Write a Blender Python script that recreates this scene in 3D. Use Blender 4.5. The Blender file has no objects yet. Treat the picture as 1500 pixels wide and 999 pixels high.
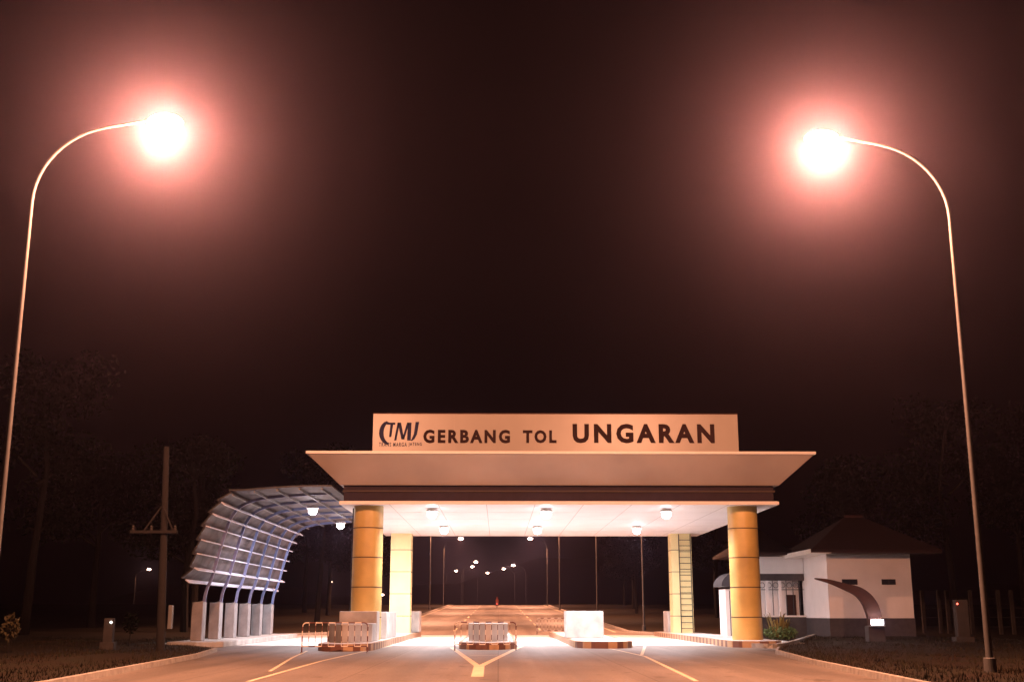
import bpy, bmesh, math, random
from mathutils import Vector, Matrix
import numpy as np
PI = math.pi
rnd = random.Random(7)
scene = bpy.context.scene
C = scene.collection

# ------------------------------------------------------------------ camera, world, exposure
F_PX, HOR, VPX, CAM_H = 1700.0, 397.5, 730.0, 1.5
TH = math.atan(HOR / F_PX)
PSI = math.atan((750 - VPX) / math.hypot(F_PX, HOR))
cam_data = bpy.data.cameras.new('camera')
cam = bpy.data.objects.new('camera', cam_data); C.objects.link(cam)
cam.location = (0, 0, CAM_H)
cam.rotation_euler = (PI / 2 + TH, 0, -PSI)
cam_data.sensor_width = 36; cam_data.lens = F_PX / 1500 * 36
cam_data.clip_start = 0.1; cam_data.clip_end = 3000
scene.camera = cam

world = bpy.data.worlds.new('World'); scene.world = world
world.use_nodes = True
wn = world.node_tree
bg = wn.nodes['Background']
bg.inputs['Color'].default_value = (1.0, 0.52, 0.62, 1)
bg.inputs['Strength'].default_value = 0.0006          # moonless, light-polluted night sky

scene.view_settings.view_transform = 'Standard'
scene.view_settings.look = 'None'
scene.view_settings.gamma = 1
scene.view_settings.exposure = 0.0
scene.render.engine = 'CYCLES'
scene.cycles.use_denoising = True
scene.cycles.max_bounces = 6
scene.cycles.volume_bounces = 0
scene.cycles.sample_clamp_indirect = 8
scene.cycles.use_light_tree = True

SODIUM = (1.0, 0.39, 0.21)
COOL = (1.0, 0.88, 0.92)
STREET_W = 22000.0
DOWN_W = 820.0
HAZE_D = 0.00080
HAZE_G = 0.942

# ------------------------------------------------------------------ pixel -> world helpers (photo pixels, 1500 wide)
_F = Vector((math.sin(PSI) * math.cos(TH), math.cos(PSI) * math.cos(TH), math.sin(TH)))
_R = Vector((math.cos(PSI), -math.sin(PSI), 0))
_U = _R.cross(_F)
def ray(px, py): return _F * F_PX + _R * (px - 750) + _U * (499.5 - py)
def at(px, py, Y):
    d = ray(px, py); t = Y / d.y
    return Vector((d.x * t, Y, CAM_H + d.z * t))
def gr(px, py, z=0.0):
    d = ray(px, py); t = (z - CAM_H) / d.z
    return Vector((d.x * t, d.y * t, z))

# ------------------------------------------------------------------ materials
def mat(name, col, rough=0.7, metal=0.0, var=0.12, scale=3.0, bump=0.0, bscale=30.0, spec=0.5, dirt=None):
    m = bpy.data.materials.new(name); m.use_nodes = True
    nt = m.node_tree; p = nt.nodes['Principled BSDF']
    p.inputs['Roughness'].default_value = rough; p.inputs['Metallic'].default_value = metal
    p.inputs['Specular IOR Level'].default_value = spec
    tc = nt.nodes.new('ShaderNodeTexCoord')
    n = nt.nodes.new('ShaderNodeTexNoise'); n.inputs['Scale'].default_value = scale; n.inputs['Detail'].default_value = 6
    nt.links.new(tc.outputs['Object'], n.inputs['Vector'])
    r = nt.nodes.new('ShaderNodeValToRGB')
    r.color_ramp.elements[0].position = 0.3; r.color_ramp.elements[1].position = 0.7
    lo = dirt if dirt else [c * (1 - var) for c in col]
    r.color_ramp.elements[0].color = (*lo, 1)
    r.color_ramp.elements[1].color = (*[min(1, c * (1 + var * .5)) for c in col], 1)
    nt.links.new(n.outputs['Fac'], r.inputs['Fac']); nt.links.new(r.outputs['Color'], p.inputs['Base Color'])
    if bump:
        n2 = nt.nodes.new('ShaderNodeTexNoise'); n2.inputs['Scale'].default_value = bscale; n2.inputs['Detail'].default_value = 4
        nt.links.new(tc.outputs['Object'], n2.inputs['Vector'])
        b = nt.nodes.new('ShaderNodeBump'); b.inputs['Strength'].default_value = bump; b.inputs['Distance'].default_value = 0.02
        nt.links.new(n2.outputs['Fac'], b.inputs['Height']); nt.links.new(b.outputs['Normal'], p.inputs['Normal'])
    return m
def emis(name, col, s):
    m = bpy.data.materials.new(name); m.use_nodes = True
    p = m.node_tree.nodes['Principled BSDF']
    p.inputs['Base Color'].default_value = (.8, .8, .8, 1)
    p.inputs['Emission Color'].default_value = (*col, 1); p.inputs['Emission Strength'].default_value = s
    return m
def striped(name, a, b, axis, period, duty=0.5, off=0.0):
    m = bpy.data.materials.new(name); m.use_nodes = True
    nt = m.node_tree; p = nt.nodes['Principled BSDF']; p.inputs['Roughness'].default_value = .5
    tc = nt.nodes.new('ShaderNodeTexCoord'); sx = nt.nodes.new('ShaderNodeSeparateXYZ')
    nt.links.new(tc.outputs['Object'], sx.inputs[0])
    def M(op, v1, v2):
        k = nt.nodes.new('ShaderNodeMath'); k.operation = op
        for i, v in enumerate((v1, v2)):
            if v is None: continue
            if isinstance(v, (int, float)): k.inputs[i].default_value = v
            else: nt.links.new(v, k.inputs[i])
        return k.outputs[0]
    if axis == 'XY': v = M('ADD', sx.outputs['X'], sx.outputs['Y'])
    else: v = sx.outputs[axis]
    v = M('ADD', v, 100.0 + off); v = M('DIVIDE', v, period); v = M('FRACT', v, None); v = M('LESS_THAN', v, duty)
    mx = nt.nodes.new('ShaderNodeMix'); mx.data_type = 'RGBA'
    mx.inputs['A'].default_value = (*a, 1); mx.inputs['B'].default_value = (*b, 1)
    nt.links.new(v, mx.inputs['Factor']); nt.links.new(mx.outputs['Result'], p.inputs['Base Color'])
    return m

def road_mat():
    m = bpy.data.materials.new('worn_pavement'); m.use_nodes = True
    nt = m.node_tree; p = nt.nodes['Principled BSDF']; p.inputs['Roughness'].default_value = .55
    tc = nt.nodes.new('ShaderNodeTexCoord')
    def noise(scale, sc=(1, 1, 1), det=5):
        mp = nt.nodes.new('ShaderNodeMapping'); mp.inputs['Scale'].default_value = sc
        nt.links.new(tc.outputs['Object'], mp.inputs['Vector'])
        n = nt.nodes.new('ShaderNodeTexNoise'); n.inputs['Scale'].default_value = scale; n.inputs['Detail'].default_value = det
        nt.links.new(mp.outputs['Vector'], n.inputs['Vector']); return n.outputs['Fac']
    def ramp(fac, a, b, p0, p1):
        r = nt.nodes.new('ShaderNodeValToRGB'); r.color_ramp.elements[0].position = p0; r.color_ramp.elements[1].position = p1
        r.color_ramp.elements[0].color = (*a, 1); r.color_ramp.elements[1].color = (*b, 1)
        nt.links.new(fac, r.inputs['Fac']); return r.outputs['Color']
    base = ramp(noise(.6, (1, .25, 1)), (.19, .166, .145), (.29, .255, .225), .3, .7)
    grain = ramp(noise(14, (1, 1, 1), 8), (.68, .68, .68), (1.12, 1.12, 1.12), .3, .7)
    tyre = ramp(noise(.9, (1.3, .02, 1), 3), (.72, .72, .72), (1, 1, 1), .35, .6)
    def mul(a, b):
        k = nt.nodes.new('ShaderNodeMix'); k.data_type = 'RGBA'; k.blend_type = 'MULTIPLY'; k.inputs['Factor'].default_value = 1
        nt.links.new(a, k.inputs['A']); nt.links.new(b, k.inputs['B']); return k.outputs['Result']
    br = nt.nodes.new('ShaderNodeTexBrick'); br.offset = 0; br.inputs['Scale'].default_value = 1
    br.inputs['Brick Width'].default_value = 3.6; br.inputs['Row Height'].default_value = 5.0
    br.inputs['Mortar Size'].default_value = .022; br.inputs['Mortar Smooth'].default_value = .4
    br.inputs['Color1'].default_value = (1, 1, 1, 1); br.inputs['Color2'].default_value = (.88, .88, .88, 1); br.inputs['Mortar'].default_value = (.5, .48, .46, 1)
    nt.links.new(tc.outputs['Object'], br.inputs['Vector'])
    spots = ramp(noise(1.7, (1, .5, 1), 2), (.6, .58, .55), (1, 1, 1), .28, .36)
    nt.links.new(mul(mul(mul(mul(base, grain), tyre), br.outputs['Color']), spots), p.inputs['Base Color'])
    b = nt.nodes.new('ShaderNodeBump'); b.inputs['Strength'].default_value = .25; b.inputs['Distance'].default_value = .01
    nt.links.new(noise(60), b.inputs['Height']); nt.links.new(b.outputs['Normal'], p.inputs['Normal'])
    return m

M = {
 'road': road_mat(),
 'slab': mat('concrete_slab', (.62, .60, .58), .6, var=.15, scale=.8, bump=.15),
 'soil': mat('grassy_soil', (.015, .014, .007), .95, scale=.7, bump=.6, bscale=6, dirt=(.02, .010, .006), spec=.2),
 'kerb': mat('kerb_concrete', (.38, .36, .33), .8, var=.3, scale=4, bump=.2),
 'conc': mat('plinth_concrete', (.42, .40, .38), .75, var=.3, scale=1.6, bump=.15),
 'pier': mat('pier_concrete', (.27, .26, .27), .8, var=.3, scale=2.2, bump=.3),
 'panel': mat('cream_panel', (.385, .345, .29), .34, var=.14, scale=.35),
 'fascia': mat('fascia_panel', (.44, .37, .32), .45, var=.16, scale=.4),
 'lip': mat('pale_edge_trim', (.8, .76, .7), .4, var=.05),
 'band': mat('maroon_band', (.03, .018, .025), .7, var=.2, spec=.2),
 'ceil': mat('ceiling_white', (.8, .77, .77), .5, var=.05, scale=.7),
 'sodium_yellow': mat('yellow_cladding_sodium_lit', (.60, .42, .13), .4, var=.25, scale=.9, bump=.08, bscale=3),  # front columns: the shared yellow paint with sodium lamplight put into the colour
 'yellow': mat('yellow_cladding_white_lit', (.8, .68, .34), .45, var=.08, scale=1.2),  # rear columns: same yellow paint, paled in colour for the white canopy light
 'joint': mat('dark_joint', (.05, .03, .02), .7),
 'letter': mat('dark_lettering', (.03, .012, .01), .8, spec=.2),
 'blue': mat('blue_grey_logo', (.03, .035, .085), .85, spec=.2),
 'galv': mat('galvanised_steel', (.11, .11, .11), .65, metal=.3, var=.15, scale=5),
 'galvdark': mat('dark_grey_steel', (.2, .2, .2), .5, metal=.4),
 'steelblue': mat('blue_painted_steel', (.16, .2, .38), .4, var=.15),
 'purlin': mat('pale_purlin_steel', (.70, .75, .92), .4, var=.1),
 'sheet': mat('roof_sheeting', (.115, .10, .11), .65, var=.3, scale=1.1, dirt=(.025, .02, .022)),
 'white': mat('white_wall_paint', (.85, .8, .78), .75, var=.06, scale=1.2, bump=.05),
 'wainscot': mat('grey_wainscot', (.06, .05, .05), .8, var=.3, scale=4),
 'tile': mat('dark_roof_tile', (.025, .009, .007), .95, var=.35, scale=6, bump=.5, bscale=12),
 'iron': mat('black_iron', (.02, .02, .022), .5),
 'glass': mat('dark_window_glass', (.03, .035, .05), .12),
 'wood': mat('weathered_pole', (.016, .013, .012), .95, var=.3, scale=6, bump=.4),
 'rust': mat('brown_corten', (.045, .014, .008), .85, var=.4, scale=3),
 'bark': mat('tree_bark', (.012, .010, .008), .95, bump=.5, spec=.2),
 'leaf': mat('dark_foliage', (.005, .007, .004), .95, var=.45, scale=.6, spec=.05),
 'leaf2': mat('bright_leaf', (.10, .16, .05), .6, var=.4, scale=5),
 'leaf3': mat('yellow_leaf', (.20, .15, .04), .6, var=.4, scale=5),
 'dimleaf': mat('dimmed_yellow_leaf', (.05, .038, .010), .8, var=.5, scale=5),  # yellow leaf darkened in colour so the sapling looks dimly lit
 'line': mat('road_paint', (.74, .66, .48), .6, var=.25, scale=3),
 'lens': emis('street_lamp_glow', (1.0, .62, .45), 60),
 'down': emis('downlight_glow', COOL, 30),
 'uplight': emis('floodlight_glow', COOL, 25),
 'dimconc': mat('dimmed_concrete', (.045, .038, .035), .9, var=.3),  # concrete with its colour darkened to look dimly lit
 'hood': mat('dark_hood_metal', (.06, .06, .075), .4),
 'red': emis('red_indicator', (1, .08, .05), 6),
 'glint': emis('reflector_glint', (1, .95, .85), 5),  # glint of a reflector drawn as emission, not a lamp
 'kerbstripe': striped('striped_kerb_paint', (.46, .30, .17), (.17, .08, .055), 'XY', 1.0),
 'bars': striped('barrier_stripe_bar', (.75, .68, .6), (.12, .03, .02), 'Z', .40, .5, -.02),
 'rails': striped('barrier_stripe_rail', (.75, .68, .6), (.12, .03, .02), 'X', .50, .5),
 'redplastic': mat('red_bodywork', (.4, .05, .04), .35),
 'rubber': mat('black_rubber', (.02, .02, .02), .8),
 'cloth': mat('red_jacket', (.45, .13, .09), .9),
 'skin': mat('skin', (.3, .17, .11), .6),
 'hill': mat('dark_hillside', (.03, .035, .02), .95, var=.5, scale=.03),
}

# ------------------------------------------------------------------ mesh builder
class MB:
    def __init__(s): s.v = []; s.f = []
    def add(s, vs, fs):
        o = len(s.v); s.v += [Vector(v) for v in vs]; s.f += [tuple(i + o for i in f) for f in fs]; return s
    def box(s, x0, x1, y0, y1, z0, z1):
        return s.add([(x0,y0,z0),(x1,y0,z0),(x1,y1,z0),(x0,y1,z0),(x0,y0,z1),(x1,y0,z1),(x1,y1,z1),(x0,y1,z1)],
                     [(0,3,2,1),(4,5,6,7),(0,1,5,4),(1,2,6,5),(2,3,7,6),(3,0,4,7)])
    def prism(s, pts, z0, z1):          # plan polygon, CCW
        n = len(pts)
        return s.add([(x,y,z0) for x,y in pts] + [(x,y,z1) for x,y in pts],
                     [tuple(reversed(range(n))), tuple(range(n, 2*n))] + [(i,(i+1)%n,(i+1)%n+n,i+n) for i in range(n)])
    def prismy(s, pts, y0, y1):         # polygon in xz, CCW seen from -Y
        n = len(pts)
        return s.add([(x,y0,z) for x,z in pts] + [(x,y1,z) for x,z in pts],
                     [tuple(range(n)), tuple(reversed(range(n, 2*n)))] + [((i+1)%n,i,i+n,(i+1)%n+n) for i in range(n)])
    def tube(s, pts, rad, n=10, cap=True):
        pts = [Vector(p) for p in pts]
        if not isinstance(rad, (list, tuple)): rad = [rad] * len(pts)
        vs = []; fs = []
        up = None
        for i, p in enumerate(pts):
            t = (pts[min(i+1, len(pts)-1)] - pts[max(i-1, 0)]).normalized()
            if up is None:
                a = Vector((0,0,1)) if abs(t.z) < .9 else Vector((0,1,0))
                up = (a - t * a.dot(t)).normalized()
            else: up = (up - t * up.dot(t)).normalized()
            b = t.cross(up)
            for k in range(n):
                w = 2*PI*k/n
                vs.append(p + (up*math.cos(w) + b*math.sin(w)) * rad[i])
        for i in range(len(pts)-1):
            for k in range(n):
                k2 = (k+1) % n
                fs.append((i*n+k, i*n+k2, (i+1)*n+k2, (i+1)*n+k))
        if cap: fs.append(tuple(reversed(range(n)))); fs.append(tuple(range((len(pts)-1)*n, len(pts)*n)))
        return s.add(vs, fs)
    def beam(s, pts, w, h, side=(0,1,0)):    # rectangular section; `side` = width axis
        sd = Vector(side); pts = [Vector(p) for p in pts]; vs = []; fs = []
        for i, p in enumerate(pts):
            t = (pts[min(i+1, len(pts)-1)] - pts[max(i-1, 0)]).normalized()
            n = t.cross(sd).normalized()
            for a, b in ((-1,-1),(1,-1),(1,1),(-1,1)): vs.append(p + sd*a*w/2 + n*b*h/2)
        for i in range(len(pts)-1):
            for k in range(4):
                k2 = (k+1) % 4; fs.append((i*4+k, i*4+k2, (i+1)*4+k2, (i+1)*4+k))
        m = (len(pts)-1)*4
        fs += [(3,2,1,0),(m,m+1,m+2,m+3)]
        return s.add(vs, fs)
    def lathe(s, prof, c=(0,0,0), n=32):
        c = Vector(c); vs = []; fs = []
        for r, z in prof:
            for k in range(n): vs.append(c + Vector((r*math.cos(2*PI*k/n), r*math.sin(2*PI*k/n), z)))
        for i in range(len(prof)-1):
            for k in range(n):
                k2 = (k+1) % n; fs.append((i*n+k, i*n+k2, (i+1)*n+k2, (i+1)*n+k))
        fs.append(tuple(reversed(range(n)))); fs.append(tuple(range((len(prof)-1)*n, len(prof)*n)))
        return s.add(vs, fs)
    def ell(s, c, r, n=14, m=9):
        c = Vector(c); prof = []
        vs = []; fs = []
        for i in range(m+1):
            a = -PI/2 + PI*i/m
            for k in range(n):
                b = 2*PI*k/n
                vs.append(c + Vector((r[0]*math.cos(a)*math.cos(b), r[1]*math.cos(a)*math.sin(b), r[2]*math.sin(a))))
        for i in range(m):
            for k in range(n):
                k2 = (k+1) % n; fs.append((i*n+k, i*n+k2, (i+1)*n+k2, (i+1)*n+k))
        return s.add(vs, fs)
    def build(s, name, m, parent=None, origin=None, smooth=False, bevel=0, local=False):
        org = Vector((0,0,0))
        if parent is not None and not local:
            q = parent
            while q is not None: org += q.location; q = q.parent
        if origin is not None: org = Vector(origin)
        me = bpy.data.meshes.new(name)
        me.from_pydata([tuple(v - org) for v in s.v], [], s.f); me.update()
        bm = bmesh.new(); bm.from_mesh(me); bmesh.ops.remove_doubles(bm, verts=bm.verts, dist=1e-5)
        bmesh.ops.recalc_face_normals(bm, faces=bm.faces) if len(bm.faces) < 3000 else None
        bm.to_mesh(me); bm.free()
        me.materials.append(m)
        if smooth:
            me.polygons.foreach_set('use_smooth', [True]*len(me.polygons))
            if hasattr(me, 'set_sharp_from_angle'): me.set_sharp_from_angle(angle=math.radians(40))
        o = bpy.data.objects.new(name, me); C.objects.link(o)
        if parent is not None: o.parent = parent
        elif origin is not None: o.location = origin
        if bevel:
            b = o.modifiers.new('bevel', 'BEVEL'); b.width = bevel; b.segments = 2; b.limit_method = 'ANGLE'
        return o

def tag(o, label=None, cat=None, group=None, kind=None):
    if label: o['label'] = label
    if cat: o['category'] = cat
    if group: o['group'] = group
    if kind: o['kind'] = kind
    return o
def thing(name, loc, label, cat, group=None, rz=0):
    o = bpy.data.objects.new(name, None); C.objects.link(o)
    o.location = loc; o.rotation_euler = (0,0,rz)
    o.empty_display_size = .3
    return tag(o, label, cat, group)
def dup(root, loc, rz=None, label=None, group=None, scale=None):
    def cp(o, par):
        c = o.copy(); C.objects.link(c); c.parent = par
        for ch in o.children: cp(ch, c)
        return c
    r = cp(root, None); r.location = loc
    if rz is not None: r.rotation_euler = (0,0,rz)
    if scale: r.scale = (scale,)*3
    if label: r['label'] = label
    if group: r['group'] = group
    return r

# ------------------------------------------------------------------ ground profile
def zr(Y):
    if Y < 90: return 0.0
    if Y < 240: return .020 * (Y - 90)
    if Y < 270:
        t = (Y - 240) / 30; return 3.0 + .6 * t * (1 - t / 1.0) * .5
    if Y < 420: return 3.0 - (Y - 270) * .014
    return .9
def interp(tab, y):
    if y <= tab[0][0]: return tab[0][1]
    for (a, va), (b, vb) in zip(tab, tab[1:]):
        if y <= b: return va + (vb - va) * (y - a) / (b - a)
    return tab[-1][1]
LT = [(-40,-9.2),(25,-9.2),(41,-10.2),(48,-11.2),(52,-13.4),(54,-15.2),(77,-15.2),(84,-13.0),(95,-9.6),(600,-9.9)]
RT = [(-40,8.3),(20,8.3),(36,9.35),(45,10.4),(52,12.2),(55,14.0),(78,14.2),(86,11.0),(92,9.9),(600,9.6)]
Ys = [-40,-20,0,10,20,25,30,33,36,39,41,43,45,46.5,48,50,52,54,55,58,62,66,70,74,77,78,80,82,84,86,89,92,95] + list(range(100,420,10)) + [440,480,520,560,600]
def hump(x, Y):
    return .05*math.sin(x*.9+Y*.35) + .06*math.sin(x*.37-Y*.21+1.3)
vs = []; fs = []; offs = [0,.15,1.2,2.5,4,6,9,13,18,26,40,70,140,300,600]
for Y in Ys:
    L = interp(LT, Y); R = interp(RT, Y)
    row = []
    for i, o in reversed(list(enumerate(offs))): row.append((L-.16-o if i else L-.1, .12 if i > 0 else -.06, i))
    for i, o in enumerate(offs): row.append((R+.16+o if i else R+.1, .12 if i > 0 else -.06, i))
    for x, h, i in row:
        x = max(-600, min(600, x))
        hh = h + (hump(x, Y) if i > 2 else 0)
        vs.append((x, Y, zr(Y) + hh))
n = len(offs)*2
for j in range(len(Ys)-1):
    for i in range(n-1): fs.append((j*n+i, j*n+i+1, (j+1)*n+i+1, (j+1)*n+i))
g = MB().add(vs, fs).build('ground', M['soil']); g['kind'] = 'structure'
def verge(x, Y):
    L = interp(LT, Y); R = interp(RT, Y)
    d = max(L - x, x - R)
    return zr(Y) + (.12 if d > .15 else 0) + (hump(x, Y) if d > 2.7 else 0)

vs = []; fs = []
for Y in Ys:
    L = interp(LT, Y); R = interp(RT, Y)
    for k in range(9): vs.append((L + (R-L)*k/8, Y, zr(Y)))
for j in range(len(Ys)-1):
    for i in range(8): fs.append((j*9+i, j*9+i+1, (j+1)*9+i+1, (j+1)*9+i))
road = MB().add(vs, fs).build('road', M['road']); road['kind'] = 'structure'

# concrete slab under the gate
ap = MB().add([(-15.0,56.5,.004),(13.9,56.5,.004),(13.9,82,.004),(-13.5,82,.004)], [(0,1,2,3)]).build('pavement', M['slab']); ap['kind'] = 'structure'

def kerb(tab, ys, sgn):
    pts = []
    yy = []
    for a, b in zip(ys, ys[1:]):
        for k in range(6): yy.append(a + (b-a)*k/6)
    yy.append(ys[-1])
    m = MB(); vs = []; fs = []
    for Y in yy:
        x = interp(tab, Y); z = zr(Y)
        for dx, dz in ((0,-.05),(.02,.14),(.11,.15),(.15,-.05)): vs.append((x + sgn*dx, Y, z + dz))
    for j in range(len(yy)-1):
        for k in range(3): fs.append((j*4+k, j*4+k+1, (j+1)*4+k+1, (j+1)*4+k))
    o = m.add(vs, fs).build('kerb', M['kerb']); o['kind'] = 'structure'
kerb(LT, [10,20,25,33,41,48,52,54,77,84,95,140,200,270,400], -1)
kerb(RT, [10,20,28,36,45,52,55,78,86,92,140,200,270,400], 1)

# painted lines
def line(pts, w, z=.004):
    m = MB(); vs = []; fs = []
    for i, p in enumerate(pts):
        a = Vector(pts[max(0,i-1)]); b = Vector(pts[min(len(pts)-1,i+1)])
        t = (b - a).normalized(); nn = Vector((-t.y, t.x))
        for s_ in (-1, 1):
            q = Vector(p) + nn*w/2*s_; vs.append((q.x, q.y, zr(q.y) + z))
    for i in range(len(pts)-1): fs.append((2*i, 2*i+1, 2*i+3, 2*i+2))
    return m.add(vs, fs)
def g2(px, py): v = gr(px, py); return (v.x, v.y)
def mk(m):
    o = m.build('road_marking', M['line']); o['kind'] = 'structure'
mk(line([g2(662,948), g2(701.5,976.5)], .20)); mk(line([g2(764,946), g2(702.5,976)], .20, .006))
mk(line([g2(702,975), g2(699,991)], .30, .008))
mk(line([g2(680,953), g2(748,951)], .12)); mk(line([g2(688,960), g2(736,959)], .12))
mk(line([g2(575,945), g2(545,951), g2(470,968), g2(363,998)], .12))
mk(line([g2(450,953), g2(428,963), g2(395,983)], .10, .006))
mk(line([g2(860,943), g2(905,952), g2(945,961), g2(1020,997)], .12))
mk(line([g2(945,945), g2(940,959)], .12, .006))
for x in (-9.1, 9.0): mk(line([(x, y) for y in range(92, 270, 8)], .16))
for x in (-3.5, 3.4):
    for y in range(95, 265, 14): mk(line([(x, y), (x, y+6)], .18))

# low hills far behind
hm = MB(); vs = []; fs = []
nx = 60; hr = random.Random(3)
for j in range(6):
    for i in range(nx+1):
        x = -590 + 1180*i/nx; Y = 470 + j*20
        hgt = (14 + 10*math.sin(x*.011+1) + 6*math.sin(x*.031) + 2*math.sin(x*.11)) * math.sin(PI*(j+.02)/5.04/2 if j < 5 else PI/2)
        vs.append((x, Y, -1 + hgt))
for j in range(5):
    for i in range(nx): fs.append((j*(nx+1)+i, j*(nx+1)+i+1, (j+1)*(nx+1)+i+1, (j+1)*(nx+1)+i))
h = hm.add(vs, fs).build('hills', M['hill'], smooth=True); h['kind'] = 'structure'

# ------------------------------------------------------------------ toll gate canopy
GY = 55.0
XC = [-6.1, 11.5]; YB = 74.6
gate = thing('toll_gate', (2.7, 65, 0), 'wide toll gate canopy with flared cream fascia on four yellow columns', 'toll gate')
lipY = 53.6
xl = at(498, 737, lipY).x; xr = at(1140, 738, lipY).x; zc = at(800, 738, lipY).z
LX0, LX1, LY0, LY1 = xl, xr, lipY, 76.3
MB().box(LX0, LX1, LY0, LY1, zc, zc+.11).build('ceiling_slab', M['ceil'], gate)
m = MB()
for a in ((LX0-.03, LX1+.03, LY0-.03, LY0-.002), (LX0-.03, LX1+.03, LY1+.002, LY1+.03), (LX0-.03, LX0-.002, LY0-.002, LY1+.002), (LX1+.002, LX1+.03, LY0-.002, LY1+.002)):
    m.box(a[0], a[1], a[2], a[3], zc-.02, zc+.13)
m.build('edge_trim', M['lip'], gate)
m = MB()
for k in range(1, 9):
    x = LX0 + (LX1-LX0)*k/9; m.box(x-.012, x+.012, LY0+.05, LY1-.05, zc-.004, zc-.001)
for k in range(1, 5):
    y = LY0 + (LY1-LY0)*k/5; m.box(LX0+.05, LX1-.05, y-.012, y+.012, zc-.007, zc-.0045)
m.build('ceiling_joint', M['conc'], gate)
zb = at(800, 711.5, lipY+.4).z
MB().box(LX0+.12, LX1-.12, LY0+.35, LY1-.35, zc+.112, zb-.002).build('recessed_band', M['band'], gate)
MB().box(LX0+.05, LX1-.05, LY0+.27, LY1-.27, zb-.30, zb-.22).build('band_groove', M['joint'], gate)
FY = 52.4
ft = at(450, 664, FY); fr = at(1193, 665, FY)
bx0, bx1 = at(498, 711, lipY+.1).x, at(1141, 712, lipY+.1).x
zt = ft.z
b0 = [(bx0, LY0+.1), (bx1, LY0+.1), (bx1, LY1-.1), (bx0, LY1-.1)]
t0 = [(ft.x, FY), (fr.x, FY), (fr.x, LY1+1.1), (ft.x, LY1+1.1)]
m = MB().add([(x,y,zb) for x,y in b0] + [(x,y,zt) for x,y in t0], [(3,2,1,0),(4,5,6,7),(0,1,5,4),(1,2,6,5),(2,3,7,6),(3,0,4,7)])
m.build('flared_fascia', M['fascia'], gate)
m = MB()
m.box(ft.x-.05, fr.x+.05, FY-.08, FY+.25, zt-.01, zt+.11).box(ft.x-.05, fr.x+.05, LY1+.9, LY1+1.15, zt-.01, zt+.11)
m.box(ft.x-.05, ft.x+.25, FY+.25, LY1+.9, zt-.01, zt+.11).box(fr.x-.25, fr.x+.05, FY+.25, LY1+.9, zt-.01, zt+.11)
m.build('parapet_cap', M['lip'], gate)

def column(cx, cy, rnd_):
    top = zc
    base = .25
    m = MB()
    if rnd_:
        m.lathe([(.70, base), (.69, top-.001)], (cx, cy, 0), 48)
    else:
        m.box(cx-.64, cx+.64, cy-.64, cy+.64, base, top-.001)
    col = m.build('column', M['sodium_yellow' if rnd_ else 'yellow'], gate, smooth=rnd_)
    for k in range(4):
        z = 1.30 + 1.345*k
        b = MB()
        if rnd_: b.lathe([(.685, z-.02), (.708, z-.02), (.708, z+.02), (.685, z+.02)], (cx, cy, 0), 48)
        else: b.box(cx-.648, cx+.648, cy-.648, cy+.648, z-.018, z+.018)
        b.build('joint', M['joint'], col)
    return col
cols = [column(XC[0], GY, True), column(XC[1], GY+.1, True), column(XC[0]-.02, YB, False), column(XC[1], YB, False)]
MB().tube([(XC[0]-.80, GY+.9, .25), (XC[0]-.80, GY+.9, zc)], .07, 12).build('downpipe', M['band'], gate, smooth=True)

# ladder on rear right column
lad = thing('ladder', (XC[1]+.1, YB-.8, .3), 'thin dark access ladder fixed to the front of the rear right yellow column', 'ladder')
lx0, lx1 = at(996, 850, YB-.8).x, at(1013, 850, YB-.8).x
for x in (lx0, lx1): MB().tube([(x, YB-.8, .3), (x, YB-.8, zc-.05)], .028, 8).build('side_rail', M['iron'], lad)
z = .55
while z < zc - .2:
    MB().tube([(lx0, YB-.8, z), (lx1, YB-.8, z)], .02, 6).build('rung', M['iron'], lad); z += .36

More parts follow.
